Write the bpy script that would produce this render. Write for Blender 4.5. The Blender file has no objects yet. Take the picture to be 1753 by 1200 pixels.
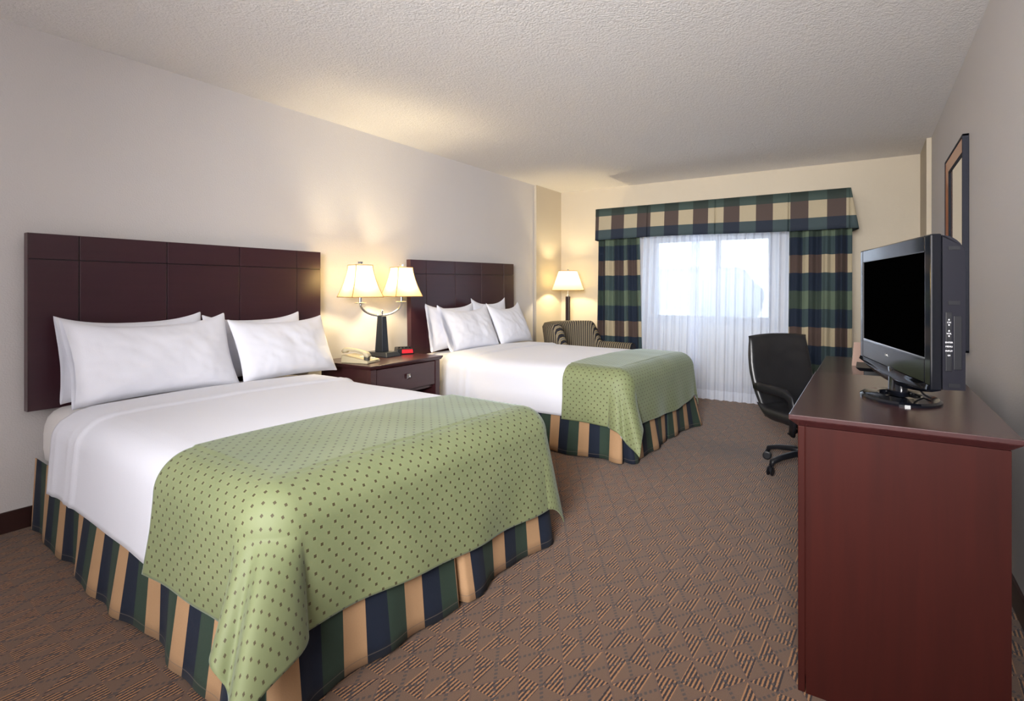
import bpy, bmesh, math, random
from math import sin, cos, pi, atan2, hypot, sqrt, radians
from mathutils import Vector, Matrix, noise, Euler

random.seed(7)
sc = bpy.context.scene
COL = sc.collection

# ------------------------------------------------------------------ materials
class NB:
    """tiny node builder with operator overloading"""
    def __init__(s, name):
        s.m = bpy.data.materials.new(name); s.m.use_nodes = True
        s.t = s.m.node_tree; s.n = s.t.nodes; s.l = s.t.links
        s.n.clear()
        s.out = s.n.new('ShaderNodeOutputMaterial')
    def new(s, t): return s.n.new(t)
    def link(s, a, b): s.l.new(a.s if isinstance(a, S) else a, b)
    def math(s, op, *a):
        nd = s.new('ShaderNodeMath'); nd.operation = op
        for i, v in enumerate(a):
            if isinstance(v, S): s.l.new(v.s, nd.inputs[i])
            else: nd.inputs[i].default_value = v
        return S(s, nd.outputs[0])
    def coord(s, kind='Object'):
        tc = s.new('ShaderNodeTexCoord'); sp = s.new('ShaderNodeSeparateXYZ')
        s.l.new(tc.outputs[kind], sp.inputs[0])
        return [S(s, sp.outputs[i]) for i in range(3)]
    def uv(s):
        nd = s.new('ShaderNodeUVMap'); sp = s.new('ShaderNodeSeparateXYZ')
        s.l.new(nd.outputs[0], sp.inputs[0])
        return S(s, sp.outputs[0]), S(s, sp.outputs[1])
    def noise(s, scale=5, detail=2, rough=.5, stretch=(1,1,1), kind='Object', dist=0):
        tc = s.new('ShaderNodeTexCoord'); mp = s.new('ShaderNodeMapping')
        mp.inputs['Scale'].default_value = stretch
        s.l.new(tc.outputs[kind], mp.inputs[0])
        nz = s.new('ShaderNodeTexNoise'); nz.inputs['Scale'].default_value = scale
        nz.inputs['Detail'].default_value = detail; nz.inputs['Roughness'].default_value = rough
        nz.inputs['Distortion'].default_value = dist
        s.l.new(mp.outputs[0], nz.inputs['Vector'])
        return S(s, nz.outputs[0])
    def mix(s, f, a, b):
        nd = s.new('ShaderNodeMix'); nd.data_type = 'RGBA'
        if isinstance(f, S): s.l.new(f.s, nd.inputs[0])
        else: nd.inputs[0].default_value = f
        for v, i in ((a, 6), (b, 7)):
            if isinstance(v, S): s.l.new(v.s, nd.inputs[i])
            else: nd.inputs[i].default_value = (*v, 1) if len(v) == 3 else v
        return S(s, nd.outputs[2])
    def bump(s, h, strength=.3, dist=.01):
        b = s.new('ShaderNodeBump'); b.inputs['Strength'].default_value = strength
        b.inputs['Distance'].default_value = dist
        s.l.new(h.s, b.inputs['Height']); return b.outputs[0]
    def principled(s, col=(.8,.8,.8), rough=.5, metal=0, normal=None, **kw):
        p = s.new('ShaderNodeBsdfPrincipled')
        if isinstance(col, S): s.l.new(col.s, p.inputs['Base Color'])
        else: p.inputs['Base Color'].default_value = (*col, 1)
        if isinstance(rough, S): s.l.new(rough.s, p.inputs['Roughness'])
        else: p.inputs['Roughness'].default_value = rough
        p.inputs['Metallic'].default_value = metal
        for k, v in kw.items():
            k = k.replace('_', ' ')
            if isinstance(v, S): s.l.new(v.s, p.inputs[k])
            else: p.inputs[k].default_value = v
        if normal is not None: s.l.new(normal, p.inputs['Normal'])
        return p
    def done(s, sh):
        s.l.new(sh.outputs[0], s.out.inputs[0]); return s.m

class S:
    def __init__(s, b, sock): s.b, s.s = b, sock
    def __add__(s, o): return s.b.math('ADD', s, o)
    def __radd__(s, o): return s.b.math('ADD', s, o)
    def __sub__(s, o): return s.b.math('SUBTRACT', s, o)
    def __rsub__(s, o): return s.b.math('SUBTRACT', o, s)
    def __mul__(s, o): return s.b.math('MULTIPLY', s, o)
    def __rmul__(s, o): return s.b.math('MULTIPLY', s, o)
    def __truediv__(s, o): return s.b.math('DIVIDE', s, o)
    def __lt__(s, o): return s.b.math('LESS_THAN', s, o)
    def __gt__(s, o): return s.b.math('GREATER_THAN', s, o)
    def floor(s): return s.b.math('FLOOR', s)
    def fmod(s, k):
        return s.b.math('FLOORED_MODULO', s, k)
    def abs(s): return s.b.math('ABSOLUTE', s)
    def round(s): return s.b.math('ROUND', s)
    def max(s, o): return s.b.math('MAXIMUM', s, o)
    def min(s, o): return s.b.math('MINIMUM', s, o)

def lin(r, g, b):
    f = lambda c: (c/255/12.92) if c/255 <= .04045 else ((c/255+.055)/1.055)**2.4
    return (f(r), f(g), f(b))

def simple(name, rgb, rough=.5, metal=0, **kw):
    b = NB(name); return b.done(b.principled(rgb, rough, metal, **kw))

def mat_wall(name, rgb, sc_=130, st=.35):
    b = NB(name)
    n = b.noise(sc_, 3, .55)
    v = b.noise(2.5, 2)
    c = b.mix(v, rgb, tuple(x*.96 for x in rgb))
    return b.done(b.principled(c, .75, normal=b.bump(n, st, .004), Specular_IOR_Level=.3))

def mat_ceiling():
    b = NB('ceiling_popcorn')
    n = b.noise(80, 4, .6)
    n2 = b.noise(30, 2, .5)
    h = b.math('POWER', n, 1.0) + n2*.5
    c = b.mix(n, lin(220,218,217), lin(238,236,236))
    return b.done(b.principled(c, .85, normal=b.bump(h, .5, .016)))

def mat_wood(name, dark, light, rough=.28, axis=2, coat=.3, spec=.5):
    b = NB(name)
    st = [14, 14, 14]; st[axis] = .9
    n = b.noise(2.0, 5, .6, stretch=tuple(st), dist=.4)
    n2 = b.noise(1.3, 2)
    c = b.mix(n*.65 + n2*.35, dark, light)
    p = b.principled(c, rough, normal=b.bump(n, .03, .002), Specular_IOR_Level=spec)
    p.inputs['Coat Weight'].default_value = coat
    p.inputs['Coat Roughness'].default_value = .18
    return b.done(p)

def mat_cloth(name, rgb, rough=.85, sheen=.3, bump=.15, scale=220, bright=None, emis=None):
    b = NB(name)
    n = b.noise(scale, 2)
    w = b.noise(7, 3)
    p = b.principled(rgb, rough, normal=b.bump(n*.4 + w*1.0, bump, .01))
    p.inputs['Sheen Weight'].default_value = sheen
    return b.done(p)

def mat_carpet():
    b = NB('carpet_weave')
    x, y, z = b.coord()
    a = radians(2.5)
    X = (x+.784)*cos(a) - (y-1.759)*sin(a)
    Y = (x+.784)*sin(a) + (y-1.759)*cos(a)
    s = X/.0815; t = Y/.1235
    # nearest centre (i,j) with i+j odd : use rotated coords p=s+t, q=s-t ; centre at odd p, odd q
    p = s+t; q = s-t
    pc = ((p-1)/2).round()*2+1; qc = ((q-1)/2).round()*2+1
    jc = (pc-qc)/2
    ds = s-(pc+qc)/2; dt = t-jc
    par = jc.fmod(2)                       # 0 -> type1, 1 -> type2 
    prod = ds*dt
    striped1 = prod < 0
    striped2 = prod > 0
    striped = b.math('ADD', striped1*(1-par), striped2*par)
    # stripes along Y, slightly wobbly
    nz = b.noise(160, 1)
    st = (X/.0118 + nz*.35).fmod(1)
    darks = (st < .52)
    tan_ = (st > .55)
    dist = b.math('SUBTRACT', 1, (p-pc).abs().max((q-qc).abs()))  # 0 at rhombus edge
    inset = (dist > .04)
    striped = striped*inset
    edge = (dist < .05)
    # dashed lines along p odd and q odd
    lp = (p-pc).abs(); lq = (q-qc).abs()
    da = (q*.0740/.0165).fmod(1) < .55
    db = (p*.0740/.0165).fmod(1) < .55
    dash = b.math('MINIMUM', 1, (lp < .075)*da + (lq < .075)*db)
    fib = b.noise(420, 2, .7)
    big = b.noise(3, 2)
    base = b.mix(fib, lin(68,50,39), lin(128,99,79))
    base = b.mix(edge*.55, base, lin(92,70,62))
    dk = b.mix(fib, lin(28,18,22), lin(50,34,36))
    tn = b.mix(fib, lin(124,86,56), lin(178,130,88))
    c = b.mix(striped*tan_, base, tn)
    c = b.mix(striped*darks, c, dk)
    c = b.mix(dash*.85, c, lin(66,58,58))
    # irregular darker patch beside the chair
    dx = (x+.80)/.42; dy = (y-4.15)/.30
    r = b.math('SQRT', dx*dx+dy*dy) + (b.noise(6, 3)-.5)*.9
    dark_patch = b.math('SMOOTH_MIN', 1, b.math('MAXIMUM', 0, (1.05-r)*1.2), .2)
    c = b.mix(dark_patch*.42, c, lin(56,50,52))
    h = fib*.5 - striped*darks*.6 + striped*tan_*.2
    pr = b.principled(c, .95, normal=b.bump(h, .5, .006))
    pr.inputs['Sheen Weight'].default_value = .15
    pr.inputs['Specular IOR Level'].default_value = .15
    return b.done(pr)

def mat_stripes():
    b = NB('skirt_stripes')
    u, v = b.uv()
    k = (u/.234).fmod(1)
    n = b.noise(260, 2)
    c = b.mix(k < .333, lin(168,134,100), lin(46,62,52))
    c = b.mix(k > .667, c, lin(24,32,48))
    # hem stitch line
    c = b.mix(((v-.035).abs() < .0015)*.5, c, lin(120,110,100))
    c = b.mix(n*.12, c, (0.01,0.01,0.01))
    w = b.noise(9, 3)
    p = b.principled(c, .8, normal=b.bump(n*.25+w, .18, .01)); p.inputs['Sheen Weight'].default_value = .03; p.inputs['Specular IOR Level'].default_value = .25
    return b.done(p)

def mat_plaid(name, cw, rh, u0=0, v0=0):
    b = NB(name)
    u, v = b.uv()
    cu = ((u+u0)/cw).floor().fmod(2)         # 0 dark, 1 light
    rv = ((v+v0)/rh).floor().fmod(4)         # 0 brown/cream 1 navy 2 green/cream 3 navy
    D = b.mix(rv > .5, lin(84,68,62), lin(22,36,56))
    D = b.mix(rv > 1.5, D, lin(58,72,62)); D = b.mix(rv > 2.5, D, lin(22,36,56))
    L = b.mix(rv > .5, lin(190,176,146), lin(62,80,84))
    L = b.mix(rv > 1.5, L, lin(104,120,100)); L = b.mix(rv > 2.5, L, lin(62,80,84))
    c = b.mix(cu, D, L)
    n = b.noise(300, 2)
    c = b.mix(n*.15+.26, c, (.004,.004,.004))
    p = b.principled(c, .8, normal=b.bump(n, .12, .006)); p.inputs['Sheen Weight'].default_value = .03; p.inputs['Specular IOR Level'].default_value = .25
    return b.done(p)

def mat_plaid_valance():
    b = NB('valance_plaid')
    u, v = b.uv()
    cu = (u/.153).floor().fmod(2)
    v = v + 0
    D = b.mix(v > .115, lin(22,36,56), lin(84,68,62)); D = b.mix(v > .275, D, lin(44,58,52))
    L = b.mix(v > .115, lin(62,80,84), lin(194,180,150)); L = b.mix(v > .275, L, lin(66,84,78))
    c = b.mix(cu, D, L)
    n = b.noise(300, 2)
    c = b.mix(n*.15+.26, c, (.004,.004,.004))
    p = b.principled(c, .8, normal=b.bump(n, .12, .006))
    return b.done(p)

def mat_green():
    b = NB('green_dotted_fabric')
    u, v = b.uv()
    px, py = .046, .047
    a1 = ((u/px).fmod(1)-.5).abs()*px; b1 = ((v/py).fmod(1)-.5).abs()*py
    a2 = ((u/px+.5).fmod(1)-.5).abs()*px; b2 = ((v/py+.5).fmod(1)-.5).abs()*py
    d1 = (a1 < .0042)*(b1 < .0042); d2 = (a2 < .0042)*(b2 < .0042)
    dots = b.math('MAXIMUM', d1, d2)
    n = b.noise(320, 2); w = b.noise(5, 3)
    base = b.mix(w, lin(104,114,78), lin(126,134,96))
    c = b.mix(dots, base, lin(70,62,38))
    p = b.principled(c, .66, normal=b.bump(n*.15+w*.8, .12, .01))
    p.inputs['Sheen Weight'].default_value = .25
    p.inputs['Sheen Roughness'].default_value = .35
    p.inputs['Sheen Tint'].default_value = (.8,.95,1,1)
    return b.done(p)

def mat_striped_chair():
    b = NB('armchair_stripes')
    u, v = b.uv()
    k = (u/.026).fmod(1)
    n = b.noise(300, 2)
    c = b.mix(k < .5, lin(150,134,96), lin(30,28,36))
    c = b.mix((k-.75).abs() < .07, c, lin(96,96,104))
    p = b.principled(c, .85, normal=b.bump(n, .1, .005))
    return b.done(p)

def mat_sheer(name, k):
    b = NB(name)
    u, v = b.uv()
    tr = b.new('ShaderNodeBsdfTransparent'); tr.inputs[0].default_value = (.97,.98,1,1)
    tl = b.new('ShaderNodeBsdfTranslucent'); tl.inputs[0].default_value = (.9,.93,1,1)
    df = b.new('ShaderNodeBsdfDiffuse'); df.inputs[0].default_value = (.80,.86,.99,1)
    m1 = b.new('ShaderNodeMixShader'); m1.inputs[0].default_value = .5
    b.link(tl.outputs[0], m1.inputs[1]); b.link(df.outputs[0], m1.inputs[2])
    m2 = b.new('ShaderNodeMixShader')
    hem = v < .11
    w = b.noise(900, 1)
    f = b.math('MINIMUM', .98, b.math('ADD', hem*.15, k) + (w-.5)*.1)
    b.link(f, m2.inputs[0])
    b.link(tr.outputs[0], m2.inputs[1]); b.link(m1.outputs[0], m2.inputs[2])
    return b.done(m2)

def mat_shade(name, rgb, emi=None):
    b = NB(name)
    tl = b.new('ShaderNodeBsdfTranslucent'); tl.inputs[0].default_value = (*rgb, 1)
    df = b.new('ShaderNodeBsdfDiffuse'); df.inputs[0].default_value = (*rgb, 1)
    m1 = b.new('ShaderNodeMixShader'); m1.inputs[0].default_value = .45
    b.link(tl.outputs[0], m1.inputs[1]); b.link(df.outputs[0], m1.inputs[2])
    return b.done(m1)

def mat_leather():
    b = NB('black_leather')
    n = b.noise(90, 4, .6); w = b.noise(8, 3)
    return b.done(b.principled(lin(24,25,28), .36, normal=b.bump(n*.35+w*1.2, .16, .01), Specular_IOR_Level=.6))

def mat_glass():
    b = NB('window_glass')
    g = b.new('ShaderNodeBsdfGlossy'); g.inputs['Roughness'].default_value = .02
    t = b.new('ShaderNodeBsdfTransparent'); t.inputs[0].default_value = (.95,.97,.97,1)
    m = b.new('ShaderNodeMixShader'); m.inputs[0].default_value = .06
    b.link(t.outputs[0], m.inputs[1]); b.link(g.outputs[0], m.inputs[2]); return b.done(m)

def mat_emit(name, rgb, s):
    b = NB(name); e = b.new('ShaderNodeEmission'); e.inputs[0].default_value = (*rgb,1); e.inputs[1].default_value = s
    return b.done(e)

M = dict(
    wall=mat_wall('wall_paint', lin(203,199,198)),
    wall_far=mat_wall('wall_paint_lamp_tint', lin(198,187,168)),  # off-white walls, with the warm lamplight tint painted into the colour
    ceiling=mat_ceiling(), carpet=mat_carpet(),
    baseboard=mat_wood('baseboard_wood', lin(38,20,20), lin(58,32,28), .45, 1),
    headboard=mat_wood('headboard_cherry', lin(44,22,32), lin(66,34,42), .36, 1, .15),
    groove=simple('groove_shadow_gap', lin(30,16,24), .4),
    dresser=mat_wood('dresser_side_cherry', lin(34,12,10), lin(60,21,16), .5, 2, .0, .10),
    dresser_top=mat_wood('dresser_top_cherry', lin(42,20,22), lin(66,34,34), .24, 1, .35),
    nightwood=mat_wood('nightstand_cherry', lin(46,24,28), lin(72,36,38), .34, 1, .25),
    linen=mat_cloth('white_linen', lin(224,226,236), .8, .2, .10),
    linen2=mat_cloth('white_sheet', lin(208,210,220), .8, .2, .12),
    mattress=mat_cloth('mattress_cover', lin(208,205,204), .85, .2, .2),
    stripes=mat_stripes(), green=mat_green(), valance=mat_plaid_valance(),
    plaid=mat_plaid('drape_plaid', .135, .172, 0, .06),
    chairstripe=mat_striped_chair(),
    sheer=mat_sheer('sheer_voile', .75),
    shade=mat_shade('square_shade_silk', (.42,.36,.22)), shade2=mat_shade('round_shade_paper', (.46,.41,.26)),
    trim=simple('shade_trim', lin(168,120,72), .6),
    leather=mat_leather(),
    blackplastic=simple('black_plastic', lin(20,21,26), .4, Specular_IOR_Level=.35),
    tvgrey=simple('tv_side_plastic', lin(22,22,30), .4, Specular_IOR_Level=.2),
    gloss=simple('piano_black', lin(12,14,20), .08, Specular_IOR_Level=.38),
    screen=simple('lcd_panel', (.0005,.0005,.0005), .9, Specular_IOR_Level=0),
    chrome=simple('chrome', (.75,.75,.76), .12, 1),
    nickel=simple('brushed_nickel', (.62,.62,.62), .28, 1),
    bronze=simple('dark_bronze_metal', lin(44,48,56), .35, .4),
    poledark=simple('lamp_pole_dark', lin(40,26,28), .4),
    white=simple('white_plastic', lin(225,225,225), .4),
    ink=simple('printed_white', lin(225,225,230), .5),
    phone=simple('ivory_plastic', lin(188,176,146), .5),
    phonedark=simple('phone_dark', lin(70,66,58), .5),
    redlens=simple('red_lens', lin(200,30,40), .2, Emission_Color=(1,.03,.05,1), Emission_Strength=.25),
    frameorange=mat_wood('frame_orange_wood', lin(150,84,46), lin(196,122,74), .3, 2),
    frameblack=mat_wall('frame_black', lin(36,38,48), 200, .4),
    mirror=simple('mirror_silver', (.86,.86,.84), .03, 1),
    glass=mat_glass(), winframe=simple('window_frame_metal', lin(120,122,130), .5),
    vinyl=simple('baseboard_black', lin(40,26,24), .5),
    leaf=simple('hazed_leaves', lin(140,148,150), .8), bark=simple('bark', lin(80,70,60), .9),  # leaf colour paled and greyed to carry distance haze
    pave=simple('parking_lot', lin(200,198,196), .9), farb=simple('far_building', lin(206,200,192), .9),
    bulb=mat_emit('bulb_glow', (1,.78,.45), 3),
    card=simple('brown_card', lin(150,122,108), .6),
)

# ------------------------------------------------------------------ geometry helpers
def obj(name, verts, faces, mat, parent=None, smooth=False, uvs=None, bevel=0, seg=2, loc=(0,0,0), solid=0, sub=0, autos=None):
    me = bpy.data.meshes.new(name)
    me.from_pydata([tuple(v) for v in verts], [], faces)
    if uvs is not None:
        ul = me.uv_layers.new(name='UVMap')
        for lp in me.loops: ul.data[lp.index].uv = uvs[lp.vertex_index]
    me.materials.append(mat)
    if smooth:
        for p in me.polygons: p.use_smooth = True
    o = bpy.data.objects.new(name, me); COL.objects.link(o)
    o.location = loc
    if parent is not None: o.parent = parent
    if solid:
        md = o.modifiers.new('thickness', 'SOLIDIFY'); md.thickness = solid; md.offset = 0
    if bevel:
        md = o.modifiers.new('bevel', 'BEVEL'); md.width = bevel; md.segments = seg; md.limit_method = 'ANGLE'
        md.angle_limit = radians(35)
    if sub:
        md = o.modifiers.new('subd', 'SUBSURF'); md.levels = sub; md.render_levels = sub
    return o

class G:
    """collects shapes into one mesh"""
    def __init__(s): s.v=[]; s.f=[]
    def add(s, v, f, mtx=None):
        n = len(s.v)
        s.v += [tuple(mtx @ Vector(p)) if mtx else tuple(p) for p in v]
        s.f += [tuple(i+n for i in q) for q in f]
        return s
    def box(s, x0,x1,y0,y1,z0,z1, mtx=None):
        v = [(x,y,z) for z in (z0,z1) for y in (y0,y1) for x in (x0,x1)]
        return s.add(v, [(0,2,3,1),(4,5,7,6),(0,1,5,4),(2,6,7,3),(0,4,6,2),(1,3,7,5)], mtx)
    def frustum(s, b0, b1, z0, z1, c0=(0,0), c1=(0,0), mtx=None):
        v = [(c0[0]+sx*b0[0], c0[1]+sy*b0[1], z0) for sx,sy in ((-1,-1),(1,-1),(1,1),(-1,1))]
        v += [(c1[0]+sx*b1[0], c1[1]+sy*b1[1], z1) for sx,sy in ((-1,-1),(1,-1),(1,1),(-1,1))]
        return s.add(v, [(3,2,1,0),(4,5,6,7)]+[(i,(i+1)%4,4+(i+1)%4,4+i) for i in range(4)], mtx)
    def lathe(s, prof, n=32, mtx=None, cap=True):
        v = []; f = []
        for r, z in prof:
            for i in range(n):
                a = 2*pi*i/n; v.append((r*cos(a), r*sin(a), z))
        for k in range(len(prof)-1):
            for i in range(n):
                j=(i+1)%n
                f.append((k*n+i, k*n+j, (k+1)*n+j, (k+1)*n+i))
        if cap:
            f.append(tuple(reversed(range(n)))); f.append(tuple(range((len(prof)-1)*n, len(prof)*n)))
        return s.add(v, f, mtx)
    def sweep(s, pts, rad, n=12, up=(0,0,1), sq=1.0, cap=True):
        pts = [Vector(p) for p in pts]; v=[]; f=[]
        up = Vector(up)
        for k, p in enumerate(pts):
            t = (pts[min(k+1,len(pts)-1)]-pts[max(k-1,0)]).normalized()
            sd = t.cross(up)
            if sd.length < 1e-4: sd = t.cross(Vector((1,0,0)))
            sd.normalize(); nu = sd.cross(t).normalized()
            r = rad[k] if isinstance(rad, list) else rad
            ra, rb = r if isinstance(r, tuple) else (r, r)
            for i in range(n):
                a = 2*pi*i/n
                ca, sa = cos(a), sin(a)
                if sq != 1.0:
                    ca = math.copysign(abs(ca)**sq, ca); sa = math.copysign(abs(sa)**sq, sa)
                v.append(p + sd*ra*ca + nu*rb*sa)
        for k in range(len(pts)-1):
            for i in range(n):
                j=(i+1)%n
                f.append((k*n+i, (k+1)*n+i, (k+1)*n+j, k*n+j))
        if cap:
            f.append(tuple(range(n))); f.append(tuple(reversed(range((len(pts)-1)*n, len(pts)*n))))
        return s.add(v, f)
    def build(s, name, mat, parent=None, **kw): return obj(name, s.v, s.f, mat, parent, **kw)

def grid_faces(nu, nv, wrap=False):
    f = []
    for i in range(nu-1):
        for j in range(nv-1):
            f.append((i*nv+j, (i+1)*nv+j, (i+1)*nv+j+1, i*nv+j+1))
    return f

def thing(name, label, cat, loc=(0,0,0), rz=0, group=None):
    o = bpy.data.objects.new(name, None); COL.objects.link(o)
    o.empty_display_size = .1
    o.location = loc; o.rotation_euler = (0,0,rz)
    o['label'] = label; o['category'] = cat
    if group: o['group'] = group
    return o
def tag(o, label, cat, group=None):
    o['label'] = label; o['category'] = cat
    if group: o['group'] = group
    return o
def struct(o): o['kind'] = 'structure'; return o
def copy_tree(o, parent=None):
    c = o.copy(); COL.objects.link(c)
    if parent is not None: c.parent = parent
    for ch in [x for x in bpy.data.objects if x.parent == o and x != c]: copy_tree(ch, c)
    return c

def fbm(x, y, z=0, s=1.0): return noise.noise(Vector((x*s, y*s, z*s)))

# ------------------------------------------------------------------ camera
H = 2.44; CZ = 1.16
XL, XR, YF, YB = -3.44, .456, 6.45, -2.4
cam = bpy.data.cameras.new('camera'); co = bpy.data.objects.new('camera', cam); COL.objects.link(co)
co.location = (0,0,CZ); co.rotation_euler = (radians(90), 0, radians(33))
cam.sensor_width = 36; cam.lens = 36*936/1753; cam.shift_y = -(600-495)/1753
cam.clip_start = .05
sc.camera = co

# ------------------------------------------------------------------ room
def slab(name, x0,x1,y0,y1,z0,z1, mat): return struct(G().box(x0,x1,y0,y1,z0,z1).build(name, mat))
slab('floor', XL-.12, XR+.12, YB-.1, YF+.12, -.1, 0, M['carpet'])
slab('ceiling', XL-.12, XR+.12, YB-.1, YF+.12, H, H+.1, M['ceiling'])
slab('wall_left', XL-.12, XL, YB-.1, YF+.12, 0, H, M['wall'])
slab('wall_right', XR, XR+.12, YB-.1, YF+.12, 0, H, M['wall'])
slab('wall_back', XL, XR, YB-.1, YB, 0, H, M['wall'])
WX0, WX1, WZ0, WZ1 = -2.16, -.85, .80, 1.76
g = G()
g.box(XL, WX0, YF, YF+.12, 0, H); g.box(WX1, XR, YF, YF+.12, 0, H)
g.box(WX0, WX1, YF, YF+.12, 0, WZ0); g.box(WX0, WX1, YF, YF+.12, WZ1, H)
struct(g.build('wall_far', M['wall_far']))
slab('trim_1', XL, -3.41, 5.8, YF, 0, H, M['wall_far'])
slab('trim_2', .422, XR, 5.8, YF, 0, H, M['wall_far'])
struct(G().box(XL, XL+.012, YB, 5.8, 0, .10).build('baseboard_left', M['baseboard'], bevel=.003))
struct(G().box(XR-.012, XR, YB, 5.8, 0, .10).build('baseboard_right', M['baseboard'], bevel=.003))
struct(G().box(-3.41, .422, YF-.012, YF, 0, .10).build('baseboard_far', M['baseboard'], bevel=.003))
# window
win = G()
win.box(WX0, WX0+.045, YF+.02, YF+.09, WZ0, WZ1); win.box(WX1-.045, WX1, YF+.02, YF+.09, WZ0, WZ1)
win.box(WX0+.045, WX1-.045, YF+.02, YF+.09, WZ0, WZ0+.05); win.box(WX0+.045, WX1-.045, YF+.02, YF+.09, WZ1-.045, WZ1)
win.box(-1.445, -1.395, YF+.02, YF+.09, WZ0+.05, WZ1-.045)
w = struct(win.build('window_1', M['winframe'], bevel=.004))
G().box(WX0+.03, WX1-.03, YF+.05, YF+.056, WZ0+.03, WZ1-.03).build('pane', M['glass'], w)
G().box(WX0-.03, WX1+.03, YF-.06, YF+.02, WZ0-.035, WZ0).build('window_sill', M['winframe'], w, bevel=.004)

# ------------------------------------------------------------------ outside
tag(G().box(-40, 40, 6.8, 70, -.35, -.25).build('parking_lot', M['pave']), 'pale paved ground outside beyond the window', 'ground')
bpy.data.objects['parking_lot']['kind'] = 'structure'
bt = thing('shade_tree', 'round leafy tree seen faintly through the right half of the sheer curtain', 'tree', (-2.85,14,-.25))
v=[];f=[]
nu,nv=28,18
for i in range(nu):
    for j in range(nv):
        a=2*pi*i/nu; e=-pi/2+pi*j/(nv-1)
        r=1+.12*fbm(cos(a)*2,sin(a)*2,e*2)
        v.append((.8*r*cos(e)*cos(a),.8*r*cos(e)*sin(a),1.15+.75*r*sin(e)))
for i in range(nu):
    for j in range(nv-1):
        k=(i+1)%nu; f.append((i*nv+j,k*nv+j,k*nv+j+1,i*nv+j+1))
obj('foliage', v, f, M['leaf'], bt, smooth=True)
G().lathe([(.09,0),(.07,.6)],10).build('trunk', M['bark'], bt, smooth=True)
tag(G().box(-34,-9,40,46,-.25,2.6).box(-34.2,-8.8,39.8,46.2,2.6,2.8).build('distant_building', M['farb']), 'long low pale building far off outside the window', 'building')

# ------------------------------------------------------------------ headboards
def headboard(loc, ry, label):
    W_, Z0, Z1, T = 1.66, .575, 1.43, .045
    h = thing('headboard', label, 'headboard', loc)
    zc = (Z0+Z1)/2
    ycol = [0, .185, .59, 1.07, 1.475, W_]
    ycol = [0, .20, .615, 1.045, 1.46, W_]
    zr = [Z0, Z1-.125, Z1]
    q = .0025
    g = G().box(-T, -.006, 0, W_, Z0-0, Z1)
    hb = g.build('back_panel', M['groove'], h)
    for i in range(5):
        for j in range(2):
            G().box(-.0065, 0, ycol[i]+(q if i else 0), ycol[i+1]-(q if i<4 else 0), zr[j]+(q if j else 0), zr[j+1]-(q if j<1 else 0)).build('panel', M['headboard'], h, bevel=.002)
    G().box(-T-.001, .001, -.004, 0, Z0, Z1).build('edge_strip', M['headboard'], h)
    G().box(XL-loc[0], -T, .12, W_-.12, 1.0, 1.1).build('mounting_rail', M['headboard'], h)
    h.rotation_euler = (ry, 0, 0)
    return h
headboard((-3.35, .93, 0), 0, 'dark cherry panelled headboard on the wall behind the nearer bed')
headboard((-3.345, 3.545, -.01), radians(.8), 'dark cherry panelled headboard behind the farther bed, beyond the nightstand')

# ------------------------------------------------------------------ beds
BROT=radians(-3.3)
BW, BL, BT = 1.38, 2.04, .60       # width, length, mattress top
def prof(s, half, r):
    """distance from centre-line -> (pos, drop) with rounded edge"""
    a = abs(s); sg = 1 if s >= 0 else -1
    e = a-(half-r)
    if e <= 0: return sg*a, 0.0, 0.0
    if e <= r*pi/2:
        t = e/r; return sg*(half-r+r*sin(t)), r*(1-cos(t)), 0.0
    d = e-r*pi/2
    return sg*half, r+d, d

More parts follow.
